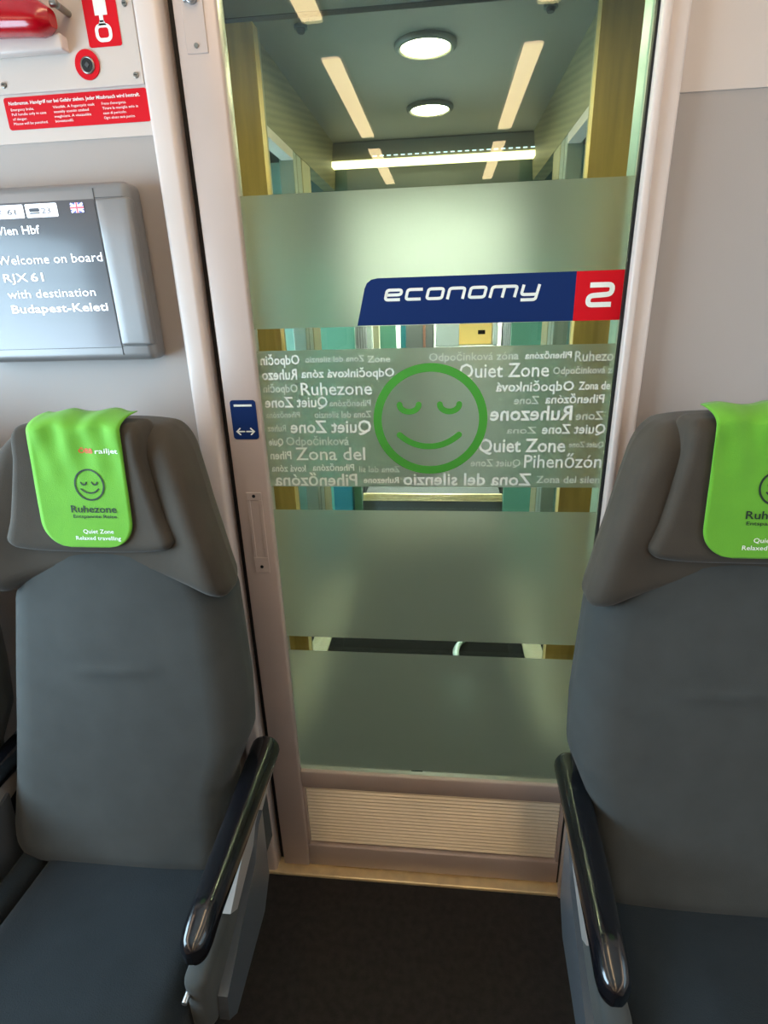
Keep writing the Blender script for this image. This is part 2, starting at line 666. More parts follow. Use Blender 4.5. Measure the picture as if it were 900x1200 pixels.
# ================================================================== THE SLIDING GLASS DOOR
door = thing('door_1', None, None, (-0.06, YD, 0.0))
door['kind'] = 'structure'
DX0, DX1 = -0.4205, 0.302
bm = B(DX0, -0.350, 1.036, 1.072, 0.016, 2.16, 0.005, 3)
obj('left_stile', bm, M['alu'], door, True)
bm = bmesh.new()
box(bm, -0.350, DX1, 1.040, 1.070, 0.291, 0.345, 0.004)
box(bm, -0.350, DX1, 1.040, 1.070, 0.016, 0.091, 0.004)
box(bm, -0.350, -0.344, 1.042, 1.070, 0.091, 0.291)
box(bm, 0.292, DX1, 1.042, 1.070, 0.091, 0.291)
obj('bottom_rail', bm, M['alu'], door, True)
bm = bmesh.new()
nr = 17
zz0, zz1 = 0.094, 0.288
pts = [(1.068, zz0)]
for i in range(nr):
    a = zz0 + (zz1 - zz0) * i / nr
    h = (zz1 - zz0) / nr
    pts += [(1.0515, a + h * .02), (1.0500, a + h * .10), (1.0480, a + h * .30), (1.0470, a + h * .50), (1.0475, a + h * .62), (1.0515, a + h * .98)]
pts += [(1.068, zz1)]
prism_x(bm, pts, -0.342, 0.290)
obj('kick_panel', bm, M['kick'], door)
obj('glass_pane', B(-0.352, DX1, 1.0505, 1.0585, 0.343, 2.16), M['glass'], door)
obj('top_rail', B(-0.350, DX1, 1.040, 1.070, 2.10, 2.16, 0.004), M['alu'], door, True)

# frosted film bands
FY = 1.0496


def band(z0, z1, x1=0.298):
    bm_ = bmesh.new()
    bm_.faces.new([bm_.verts.new(p) for p in ((-0.350, FY, z0), (x1, FY, z0), (x1, FY, z1), (-0.350, FY, z1))])
    return obj('frosted_band', bm_, M['frost'], door)


band(1.396, 1.612)
wordband = band(1.0915, 1.3570)
band(0.735, 1.041)
band(0.345, 0.698)
WORDS = [
("Odpočin",1,-0.344,-0.269,1.3321,0.0151,1),
("Zona del silenzio",1,-0.258,-0.147,1.3351,0.0097,0),
("Zone",0,-0.141,-0.099,1.3331,0.0104,0),
("Odpočinková zóna",0,-0.028,0.132,1.3332,0.0124,0),
("Pihenőzóna",1,0.143,0.224,1.3339,0.0101,1),
("Ruhezo",0,0.230,0.296,1.3280,0.0157,0),
("Ruhezo",1,-0.344,-0.276,1.3045,0.0170,1),
("Odpočinková zóna",1,-0.268,-0.092,1.3070,0.0137,1),
("Quiet Zone",0,0.027,0.187,1.3024,0.0221,0),
("Odpočinková z",0,0.194,0.296,1.3063,0.0109,0),
("Odpočin",1,-0.344,-0.277,1.2806,0.0133,0),
("Ruhezone",0,-0.271,-0.135,1.2744,0.0210,0),
("Odpočinková",1,0.094,0.233,1.2768,0.0150,1),
("Zona de",0,0.241,0.296,1.2780,0.0126,1),
("Quiet Zone",1,-0.344,-0.221,1.2520,0.0175,1),
("Pihenőzóna",1,-0.218,-0.138,1.2529,0.0103,0),
("Zone",1,0.128,0.173,1.2531,0.0130,0),
("Pihenőzóna",1,0.184,0.288,1.2540,0.0136,1),
("Pihenőzóna",1,-0.344,-0.277,1.2321,0.0097,0),
("Zona del silenzio",1,-0.248,-0.138,1.2310,0.0112,0),
("Ruhezone",1,0.085,0.234,1.2232,0.0233,1),
("Zone",1,0.241,0.290,1.2231,0.0139,0),
("Ruhez",1,-0.344,-0.307,1.2050,0.0116,0),
("Quiet Zone",1,-0.298,-0.139,1.2019,0.0213,1),
("Zona",1,0.117,0.172,1.1981,0.0111,0),
("Quiet Zone",1,0.182,0.296,1.1975,0.0157,1),
("Quie",1,-0.344,-0.315,1.1770,0.0126,1),
("Odpočinková",0,-0.309,-0.184,1.1771,0.0150,0),
("Quiet Zone",0,0.066,0.227,1.1626,0.0227,1),
("Quiet Zone",1,0.233,0.296,1.1712,0.0096,0),
("Pihen",1,-0.344,-0.301,1.1488,0.0146,1),
("Zona del",0,-0.292,-0.153,1.1470,0.0229,0),
("Quiet Zone",1,0.052,0.146,1.1342,0.0125,0),
("Pihenőzón",0,0.153,0.296,1.1314,0.0229,0),
("ková zóna",1,-0.344,-0.274,1.1232,0.0122,1),
("Pihenőzóna",1,-0.260,-0.176,1.1250,0.0121,1),
("Zona del sil",1,-0.166,-0.085,1.1221,0.0111,0),
("Pihenőzóna",1,-0.340,-0.171,1.0938,0.0220,1),
("Ruhezone",1,-0.158,-0.088,1.0996,0.0113,1),
("Zona del silenzio",1,-0.079,0.169,1.0960,0.0214,1),
("Zona del silen",0,0.178,0.296,1.1010,0.0126,0),
]
bold_bm, faint_bm = bmesh.new(), bmesh.new()
FAINT = {'Zone', 'Zona del', 'Zona', 'Zona del sil'}
for s_, mi_, x0_, x1_, zb_, h_, b_ in WORDS:
    tgt = bold_bm if b_ or h_ > 0.0195 else faint_bm
    text(tgt, s_, x0_, x1_, zb_, h_ * 1.18, FY - 0.0006, bool(mi_), 0.016 if b_ else 0.007)
obj('lettering', bold_bm, M['word'], wordband)
obj('lettering', faint_bm, M['wordf'], wordband)

# green smiling face
bm = bmesh.new()
cx_, cz_ = -0.0265, 1.2245
stroke(bm, [(cx_ + .0995 * math.cos(a * math.pi / 48), cz_ + .0975 * math.sin(a * math.pi / 48)) for a in range(96)], 0.0155, FY - 0.0012, 0.0008, closed=True)


def arc(x0, x1, z0, dip, n=18, flat=1.0):
    return [(x0 + (x1 - x0) * i / n, z0 - dip * (1 - abs(2 * i / n - 1) ** 2.2)) for i in range(n + 1)]


for ex_ in (-0.0655, 0.0100):
    stroke(bm, [(ex_ + .0180 * math.cos(a * math.pi / 16), 1.2545 - .0135 * math.sin(a * math.pi / 16)) for a in range(17)], 0.0108, FY - 0.0012, 0.0008)
stroke(bm, arc(-0.0845, 0.0285, 1.1965, 0.0225), 0.0115, FY - 0.0012, 0.0008)
obj('smiling_face_sticker', bm, M['smile'], door, label='green smiling face sticker with closed eyes')

# navy and red class sticker
ey = FY - 0.0008
pts = [(0.2205, 1.3965), (0.2205, 1.4755), (-0.118, 1.4755), (-0.129, 1.4735), (-0.137, 1.4680), (-0.1415, 1.4590), (-0.157, 1.3975)]
eco = obj('class_sticker', plate(bmesh.new(), pts, ey, 0.0006), M['blue'], door, label='navy sticker with white wide lettering')
obj('class_square', plate(bmesh.new(), [(0.2205, 1.3960), (0.2985, 1.3960), (0.2985, 1.4755), (0.2205, 1.4755)], ey, 0.0006), M['red'], eco, label='red square with a white 2')

# wide square lettering, drawn stroke by stroke: unit letter 1.0 wide, x-height 1.0
def rounded(pts, r=0.22, n=4):
    out = [Vector(pts[0])]
    for i in range(1, len(pts) - 1):
        p, a, b = Vector(pts[i]), Vector(pts[i - 1]), Vector(pts[i + 1])
        da, db = (a - p), (b - p)
        k = min(r, da.length * .45, db.length * .45)
        s0, s1 = p + da.normalized() * k, p + db.normalized() * k
        for j in range(n + 1):
            t = j / n
            out.append(s0 * (1 - t) ** 2 + p * 2 * t * (1 - t) + s1 * t ** 2)
    out.append(Vector(pts[-1]))
    return out


LET = {
    'e': [[(0.0, 0.5), (1.0, 0.5), (1.0, 1.0), (0.0, 1.0), (0.0, 0.0), (1.0, 0.0)]],
    'c': [[(1.0, 1.0), (0.0, 1.0), (0.0, 0.0), (1.0, 0.0)]],
    'o': [[(0.5, 1.0), (0.0, 1.0), (0.0, 0.0), (1.0, 0.0), (1.0, 1.0), (0.45, 1.0)]],
    'n': [[(0.0, -0.12), (0.0, 1.0), (1.0, 1.0), (1.0, -0.12)]],
    'm': [[(0.0, -0.12), (0.0, 1.0), (1.6, 1.0), (1.6, -0.12)], [(0.8, 0.95), (0.8, -0.12)]],
    'y': [[(0.0, 1.12), (0.0, 0.12), (1.0, 0.12)], [(1.0, 1.12), (1.0, -0.42), (0.05, -0.42)]],
    '2': [[(0.0, 1.0), (1.0, 1.0), (1.0, 0.52), (0.0, 0.46), (0.0, 0.0), (1.05, 0.0)]],
}


def letters(bm_, s, x0, z0, wu, hu, gap, wd, y, shear):
    x = x0
    for ch in s:
        wl = 1.6 if ch == 'm' else 1.0
        for st in LET[ch]:
            p = rounded(st)
            joined(bm_, [(x + q.x * wu + q.y * hu * shear, z0 + q.y * hu) for q in p], wd, y)
        x += wl * wu + gap
    return bm_


bm = letters(bmesh.new(), 'economy', -0.1055, 1.4395, 0.0262, 0.0158, 0.0104, 0.0050, ey - 0.0005, 0.25)
obj('lettering', bm, M['whiteink'], eco)
bm = letters(bmesh.new(), '2', 0.2425, 1.4215, 0.0370, 0.0315, 0.0, 0.0082, ey - 0.0005, 0.06)
obj('numeral', bm, M['whiteink'], eco)

# door opening sticker and recessed handle on the stile
bm = plate(bmesh.new(), rrect(-0.4085, -0.3580, 1.193, 1.269, 0.006), 1.0345, 0.0014)
bs = obj('door_sticker', bm, M['blue'], door, label='navy sticker with a white double arrow')
bm = bmesh.new()
for xa, d in ((-0.4005, 1), (-0.3660, -1)):
    stroke(bm, [(xa, 1.2085), (xa + d * 0.0150, 1.2085)], 0.0026, 1.0338, 0.0003)
    stroke(bm, [(xa + d * 0.0065, 1.2145), (xa, 1.2085), (xa + d * 0.0065, 1.2025)], 0.0026, 1.0338, 0.0003)
stroke(bm, [(-0.4010, 1.2590), (-0.3655, 1.2590)], 0.0040, 1.0338, 0.0003, cap=False)
obj('arrows', bm, M['whiteink'], bs)
bm = bmesh.new()
hx0, hx1, hz0, hz1 = -0.3985, -0.3665, 0.902, 1.083
box(bm, hx0, hx1, 1.0335, 1.036, hz0, 0.938, 0.001)
box(bm, hx0, hx1, 1.0335, 1.036, 1.066, hz1, 0.001)
box(bm, hx0, hx0 + .007, 1.0335, 1.036, 0.938, 1.066, 0.001)
box(bm, hx1 - .007, hx1, 1.0335, 1.036, 0.938, 1.066, 0.001)
hd = obj('recessed_handle', bm, M['alu'], door)
obj('grip_recess', B(hx0 + .007, hx1 - .007, 1.0356, 1.0376, 0.938, 1.066), M['alu'], hd)
for zq in (0.9165, 1.0755):
    obj('screw', cyl(bmesh.new(), ((hx0 + hx1) / 2, 1.0325, zq), 'y', 0.0035, 0.003, 14), M['black'], hd)
bm = B(-0.4055, -0.3705, 1.0345, 1.037, 1.808, 1.99, 0.001)
lk = obj('lock_plate', bm, M['alu'], door)
obj('screw', cyl(bmesh.new(), (-0.3885, 1.0328, 1.818), 'y', 0.0035, 0.003, 14), M['screw'], lk)
bm = bmesh.new()
cyl(bm, (-0.3870, 1.027, 1.877), 'y', 0.0085, 0.009, 18, bev=.001)
box(bm, -0.4000, -0.3890, 1.029, 1.035, 1.872, 1.882, 0.001)
obj('lock_cylinder', bm, M['steel'], lk, True)
obj('maker_mark', plate(bmesh.new(), rrect(-0.072, -0.044, 0.357, 0.3605, 0.001), FY - .0008, 0.0003), M['vdark'], door)

# ================================================================== INFORMATION DISPLAY
disp = thing('information_display', 'grey wall display welcoming passengers on board, on the left wall above the seat', 'screen', (-0.70, YD, 1.35))
dx0, dx1, dz0, dz1 = -0.895, -0.524, 1.350, 1.637
bm = rbox(dx0, dx1, 1.000, YD, dz0, dz1, 0.013, None, 4, 6)
obj('housing', bm, M['bezel'], disp, True)
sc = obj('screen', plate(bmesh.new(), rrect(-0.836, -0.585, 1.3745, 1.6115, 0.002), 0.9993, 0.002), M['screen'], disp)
bm = bmesh.new()
box(bm, -0.5838, -0.5830, 0.9990, 1.0006, dz0 + .010, dz1 - .010)
box(bm, -0.583, -0.534, 0.9993, 1.0006, 1.6125, 1.6133)
box(bm, -0.583, -0.534, 0.9993, 1.0006, 1.3745, 1.3753)
box(bm, dx0 + .06, -0.583, 0.9993, 1.0006, 1.3728, 1.3736)
obj('housing_seam', bm, M['bezel_d'], disp)
bm = rbox(-0.583, dx1 + .0012, 0.9962, 1.02, 1.3756, 1.6122, 0.006, None, 3, 4)
obj('end_cap', bm, M['bezel'], disp, True)
ty = 0.9985
bm = bmesh.new()
for s_, a, b, z_, h_, bo in (('Welcome on board', -0.785, -0.5885, 1.5165, 0.0150, 0), ('RJX', -0.781, -0.735, 1.4885, 0.0142, 0),
                             ('61', -0.729, -0.705, 1.4885, 0.0142, .010), ('with destination', -0.781, -0.6135, 1.4615, 0.0142, 0), ('Budapest-Keleti', -0.780, -0.5955, 1.4365, 0.0142, .010)):
    text(bm, s_, a, b, z_, h_, ty, False, bo)
obj('welcome_text', bm, M['screentext'], sc)
obj('station_text', text(bmesh.new(), 'Wien Hbf', -0.782, -0.692, 1.5635, 0.0135, ty, False, .010), M['screentext'], sc)
def mark(bm_, n0, mi):
    bm_.faces.ensure_lookup_table()
    for f_ in bm_.faces[n0:]:
        f_.material_index = mi


bm = plate(bmesh.new(), rrect(-0.808, -0.7135, 1.588, 1.6085, 0.002), ty, 0.0004)
n0 = len(bm.faces)
text(bm, 'RJX', -0.776, -0.752, 1.5935, 0.0088, ty - .0004)
text(bm, '61', -0.744, -0.728, 1.5935, 0.0088, ty - .0004, bold=.010)
mark(bm, n0, 1)
obj('train_tab', bm, [M['tab'], M['tabink']], sc)
bm = plate(bmesh.new(), rrect(-0.7095, -0.6520, 1.588, 1.6085, 0.002), ty, 0.0004)
n0 = len(bm.faces)
text(bm, '23', -0.6810, -0.6645, 1.5935, 0.0088, ty - .0004)
plate(bm, rrect(-0.7030, -0.6845, 1.5965, 1.6020, 0.002), ty - .0004, 0.0003)
plate(bm, rrect(-0.7030, -0.6845, 1.5935, 1.5955, 0.0008), ty - .0004, 0.0003)
mark(bm, n0, 1)
obj('car_tab', bm, [M['tab'], M['tabink']], sc)
fx0, fx1, fz0, fz1 = -0.6280, -0.6045, 1.5920, 1.6070
bm = plate(bmesh.new(), [(fx0, fz0), (fx1, fz0), (fx1, fz1), (fx0, fz1)], ty, 0.0004, 0)
fcx, fcz = (fx0 + fx1) / 2, (fz0 + fz1) / 2


def quad(bm_, a, b, wd, y, mi):
    a, b = Vector(a), Vector(b)
    n_ = Vector((-(b - a).y, (b - a).x)).normalized() * wd / 2
    plate(bm_, [tuple(a + n_), tuple(a - n_), tuple(b - n_), tuple(b + n_)], y, 0.0002, mi)


quad(bm, (fx0 + .001, fz0 + .001), (fx1 - .001, fz1 - .001), .003, ty - .0002, 1)
quad(bm, (fx0 + .001, fz1 - .001), (fx1 - .001, fz0 + .001), .003, ty - .00025, 1)
quad(bm, (fx0, fcz), (fx1, fcz), .005, ty - .0003, 1)
quad(bm, (fcx, fz0), (fcx, fz1), .005, ty - .00035, 1)
quad(bm, (fx0, fcz), (fx1, fcz), .0028, ty - .0005, 2)
quad(bm, (fcx, fz0), (fcx, fz1), .0028, ty - .00055, 2)
obj('language_flag', bm, [M['flagblue'], M['tab'], M['flagred']], sc)

# ================================================================== EMERGENCY BRAKE
brk = thing('emergency_brake', 'emergency brake plate with a red pull handle at the top of the left wall', 'emergency brake', (-0.66, YD, 1.777))
PX0, PX1, PZ0, PZ1 = -0.885, -0.4865, 1.7770, 2.03
bm = B(PX0, PX1, 1.0425, YD - .0015, PZ0, PZ1, 0.001)
obj('cover_plate', bm, M['wall_white'], brk)
for sx_, sz_ in ((-0.4975, 1.789), (-0.7280, 1.789), (-0.4985, 1.881), (-0.874, 1.789)):
    s1 = bmesh.new()
    cyl(s1, (sx_, 1.0400, sz_), 'y', 0.0042, 0.003, 16, bev=.0006)
    sob = obj('screw', s1, M['screw'], brk, True)
    obj('screw_slot', B(sx_ - .0028, sx_ + .0028, 1.0396, 1.0402, sz_ - .0005, sz_ + .0005), M['black'], sob)
# handle: a fat red grip, arched below
bm = bmesh.new()
rows = []
n1, n2 = 26, 20
for i in range(n1 + 1):
    u = i / n1
    x = -0.905 + u * (0.905 - 0.6030)
    e = min(u, 1 - u)
    end = min(1, (e / 0.05)) ** 0.5 if e < 0.05 else 1
    zt = 1.8900 - 0.010 * max(0, u - .75) / .25
    zb = 1.8360 + 0.006 * math.sin(math.pi * u)
    zc, hz = (zt + zb) / 2, (zt - zb) / 2 * max(.55, end)
    yc_, hy = 1.012, 0.0215 * max(.5, end)
    row = []
    for j in range(n2):
        a = 2 * math.pi * j / n2
        ca, sa = math.cos(a), math.sin(a)
        row.append(bm.verts.new((x, yc_ - hy * math.copysign(abs(ca) ** .7, ca), zc + hz * math.copysign(abs(sa) ** .7, sa))))
    rows.append(row)
for i in range(n1):
    for j in range(n2):
        bm.faces.new([rows[i][j], rows[i + 1][j], rows[i + 1][(j + 1) % n2], rows[i][(j + 1) % n2]])
bm.faces.new(rows[0])
bm.faces.new(list(reversed(rows[-1])))
obj('pull_handle', bm, M['redgloss'], brk, True)
bm = B(-0.890, -0.6020, 1.022, 1.0425, 1.8235, 1.845, 0.003)
obj('handle_bracket', bm, M['trim'], brk, True)
bm = bmesh.new()
cyl(bm, (-0.6035, 1.0140, 1.8765), 'x', 0.0045, 0.012, 14, bev=.001)
cyl(bm, (-0.5930, 1.0140, 1.8745), 'y', 0.0050, 0.029, 14)
obj('pivot_bolt', bm, M['screw'], brk, True)
sg = obj('handle_symbol_label', plate(bmesh.new(), rrect(-0.5675, -0.5125, 1.8290, 1.9130, 0.004), 1.0417, 0.001), M['red'], brk)
bm = plate(bmesh.new(), [(-0.5495, 1.8690), (-0.5290, 1.8690), (-0.5290, 1.8985), (-0.5495, 1.8985)], 1.0411, 0.0006)
plate(bm, [(-0.5430, 1.8600), (-0.5365, 1.8600), (-0.5365, 1.8690), (-0.5430, 1.8690)], 1.0411, 0.0006)
plate(bm, [(-0.5465, 1.8560), (-0.5330, 1.8560), (-0.5365, 1.8625), (-0.5430, 1.8625)], 1.0411, 0.0006)
stroke(bm, [(p[0], p[1]) for p in rrect(-0.5510, -0.5285, 1.8375, 1.8560, 0.007)], 0.0052, 1.0411, 0.0006, closed=True)
obj('handle_symbol', bm, M['whiteink'], sg)
ky = (-0.5765, 1.8075)
bm = cyl(bmesh.new(), (ky[0], 1.0405, ky[1]), 'y', 0.0205, 0.002, 40, bev=.0006)
kr = obj('key_ring_label', bm, M['red'], brk, True)
obj('key_bezel', ringtube(bmesh.new(), (ky[0] + .001, 1.0400, ky[1] - .001), 'y', 0.0105, 0.0016), M['screw'], kr, True)
bm = cyl(bmesh.new(), (ky[0] + .001, 1.0388, ky[1] - .001), 'y', 0.0095, 0.0016, 28)
kc = obj('keyhole', bm, M['black'], kr)
obj('key_pin', cyl(bmesh.new(), (ky[0] + .001, 1.0378, ky[1] - .001), 'y', 0.0042, 0.002, 4, bev=.0003), M['bezel_d'], kr)

note = thing('brake_notice', 'red instruction notice with white print below the emergency brake plate', 'sign', (-0.61, YD, 1.728))
nb = obj('notice_panel', plate(bmesh.new(), rrect(-0.7385, -0.4860, 1.7275, 1.7735, 0.0045), YD - .0032, 0.0012), M['red'], note)
bm = bmesh.new()
ny = YD - .0038
text(bm, 'Notbremse. Handgriff nur bei Gefahr ziehen. Jeder Missbrauch wird bestraft.', -0.7300, -0.4985, 1.7625, 0.0052, ny, bold=.012)
for cx0, cw, lines in ((-0.7285, .062, ('Emergency brake.', 'Pull handle only in case', 'of danger.', 'Misuse will be punished.')),
                       (-0.6530, .074, ('Vészfék. A fogantyút csak', 'veszély esetén szabad', 'meghúzni. A visszaélés', 'büntetendő.')),
                       (-0.5665, .062, ("Freno d'emergenza.", 'Tirare la maniglia solo in', 'caso di pericolo.', 'Ogni abuso sarà punito.'))):
    mx = max(len(l) for l in lines)
    for i, l in enumerate(lines):
        text(bm, l, cx0, cx0 + cw * len(l) / mx, 1.7542 - i * 0.0066, 0.0038, ny)
obj('notice_print', bm, M['whiteink'], note)

# ================================================================== SEATS
YC = [(0.40, 0.675), (0.46, 0.692), (0.52, 0.708), (0.60, 0.728), (0.70, 0.748), (0.80, 0.765), (0.95, 0.792), (1.05, 0.806), (1.15, 0.818), (1.28, 0.834)]


def yc(z):
    return lerp_tab(YC, z)


HW = [(0.0, 0.220), (0.15, 0.219), (0.4, 0.204), (0.7, 0.180), (0.92, 0.158), (1.0, 0.150)]
PADW = [(1.03, 0.148), (1.08, 0.146), (1.12, 0.134), (1.17, 0.121), (1.22, .110), (1.3, .104)]


def make_seat(label, cx, s, ax):
    """s = +1: the aisle is on the seat's +x side"""
    t = thing('train_seat', label, 'seat', (cx, 0.75, 0))

    def back(x, y, z):
        u = (x - cx) / .217
        k = 1 + 0.012 * math.sin((z - .45) * 5) - .15 * max(0, min(1, (z - .962) / .07))
        if s * (x - cx) > 0:
            k -= .07 * max(0, min(1, (z - .78) / .18))
            k -= .17 * max(0, min(1, (.69 - z) / .09))
        else:
            k += -.085 + .32 * max(0, min(1, (.98 - z) / .48))
        crease = -0.004 * math.exp(-((z - 0.845 - 0.01 * u) / 0.009) ** 2) * max(0, 1 - (u / .45) ** 2) if y < .06 else 0
        return (cx + (x - cx) * k, y + yc(z) - 0.014 * (1 - u * u) * (y < .07) + crease, z)
    obj('backrest', rbox(cx - .217, cx + .217, 0, .13, .425, 1.09, .055, back, 6, 64), M['fabric'], t, True)

    def head(x, y, z):
        v = (z - .955) / (1.264 - .955)
        u = (x - cx) / .2
        au = min(1, abs(u))
        wv = lerp_tab(HW, v)
        if y > .07:
            wv *= 1 - .10 * min(1, (y - .07) / .06)
        z2 = z + .068 * (1 - au ** 1.7) * (1 - v) ** 2 - .012 * au ** 3 * v
        wing = .050 * au ** 3 * max(0, math.sin(math.pi * min(1, .12 + v * .80)))
        return (cx + u * wv, y + yc(z2) - .010 - wing * (1 - .5 * min(1, y / .13)), z2)
    obj('headrest', rbox(cx - .2, cx + .2, 0, .14, .955, 1.264, .045, head, 6, 16), M['fabric_d'], t, True)

    def pad(x, y, z):
        u = (x - cx) / .15
        wv = lerp_tab(PADW, z)
        return (cx + u * wv, y + yc(z) - .029 - .004 * math.cos(u * 1.4) - 0.014 * abs(u) ** 3, z + .016 * abs(u) ** 4 * max(0, 1 - (z - 1.06) / .06))
    obj('head_pad', rbox(cx - .15, cx + .15, 0, .08, 1.060, 1.272, .022, pad, 5, 12), M['fabric_d'], t, True)

    def cush(x, y, z):
        u = (x - cx) / .19
        return (x, y, z + .010 * (1 - u * u) - 0.012 * max(0, (y - .55) / .2) - .02 * max(0, (.35 - y) / .15))
    c = obj('seat_cushion', rbox(cx - .19, cx + .19, .20, .79, .335, .462, .040, cush, 6, 14), M['fabric_shade'], t, True)
    xo = cx - s * .216
    obj('side_bolster', rbox(xo - .022, xo + .022, .20, .78, .335, .458, .018, None, 4, 6), M['fabric_shade'], t, True)
    obj('seat_base', bevel_all(B(cx - .09, cx + .09, .34, .76, 0, .345), .012, 2), M['shell'], t)
    # aisle side: armrest, its bracket, padded flank and shell
    xa = cx + s * ax

    def arm(x, y, z):
        q = (.865 - y) / .4
        e = max(0, (.496 - y) / .030, (y - .848) / .020)
        tip = math.sqrt(max(.05, 1 - .85 * e * e))
        if z > .60:
            z += .006 * (1 - ((x - xa) / .029) ** 2) - .004
        return (xa + (x - xa) * (1 - .22 * q) * tip + (.010 * q if s > 0 else -.018 * q), y, z - .010 * max(0, q - .85) / .15)
    obj('armrest', rbox(xa - .0290, xa + .0290, .466, .868, .582, .622, .0160, arm, 8, 28), M['arm'], t, True)
    sh = .010 if s > 0 else -.018
    x0, x1 = sorted((xa - s * .014, xa + s * .012))
    bm_ = prism_x(bmesh.new(), [(.862, .592), (.860, .550), (.80, .545), (.60, .500), (.575, .525), (.66, .565), (.70, .590)], x0, x1)
    for v in bm_.verts:
        v.co.x += sh * (.865 - v.co.y) / .4
    obj('armrest_bracket', bevel_all(bm_, .005, 3), M['armgrey'], t, True)
    x0, x1 = sorted((xa - s * .034, xa + s * .006))

    def flank(x, y, z):
        q = max(0, (.62 - y) / .13)
        return (x + sh * (.865 - y) / .4 - s * .010 * q * q, y, z - .040 * q * ((z - .38) / .16))
    obj('padded_flank', rbox(x0, x1, .490, .66, .375, .530, .018, flank, 5, 8), M['fabric'], t, True)
    x0, x1 = sorted((xa - s * .034, xa - s * .006))
    bm_ = prism_x(bmesh.new(), [(.84, .57), (.84, .37), (.62, .37), (.62, .50), (.70, .545)], x0, x1)
    obj('inner_flank', bevel_all(bm_, .006, 3), M['fabric_shade'], t, True)
    x0, x1 = sorted((xa + s * .004, xa + s * .020))
    bm_ = prism_x(bmesh.new(), [(.745, .555), (.735, .40), (.69, .36), (.53, .355), (.505, .385), (.512, .430), (.60, .468), (.68, .50), (.72, .548)], x0, x1)
    for v in bm_.verts:
        v.co.x += sh * .6 * (.865 - v.co.y) / .4
    obj('side_shell', bevel_all(bm_, .006, 3), M['shell'], t, True)
    xl = xa - s * .033
    bm_ = bmesh.new()
    cyl(bm_, (xl + sh * .9, .478, .468), 'y', .0045, .05, 12, bev=.001)
    obj('recline_lever', bm_, M['steel'], t, True)
    return t


seatL = make_seat('grey velour seat with green head cloth left of the glass door', -0.575, 1, .222)
seatW = copy_tree(seatL)
seatW.location.x = -1.088
seatW['label'] = 'shadowed grey window seat cut off by the left edge of the photo'
seatR = make_seat('grey velour seat with green head cloth right of the glass door', 0.445, -1, .200)


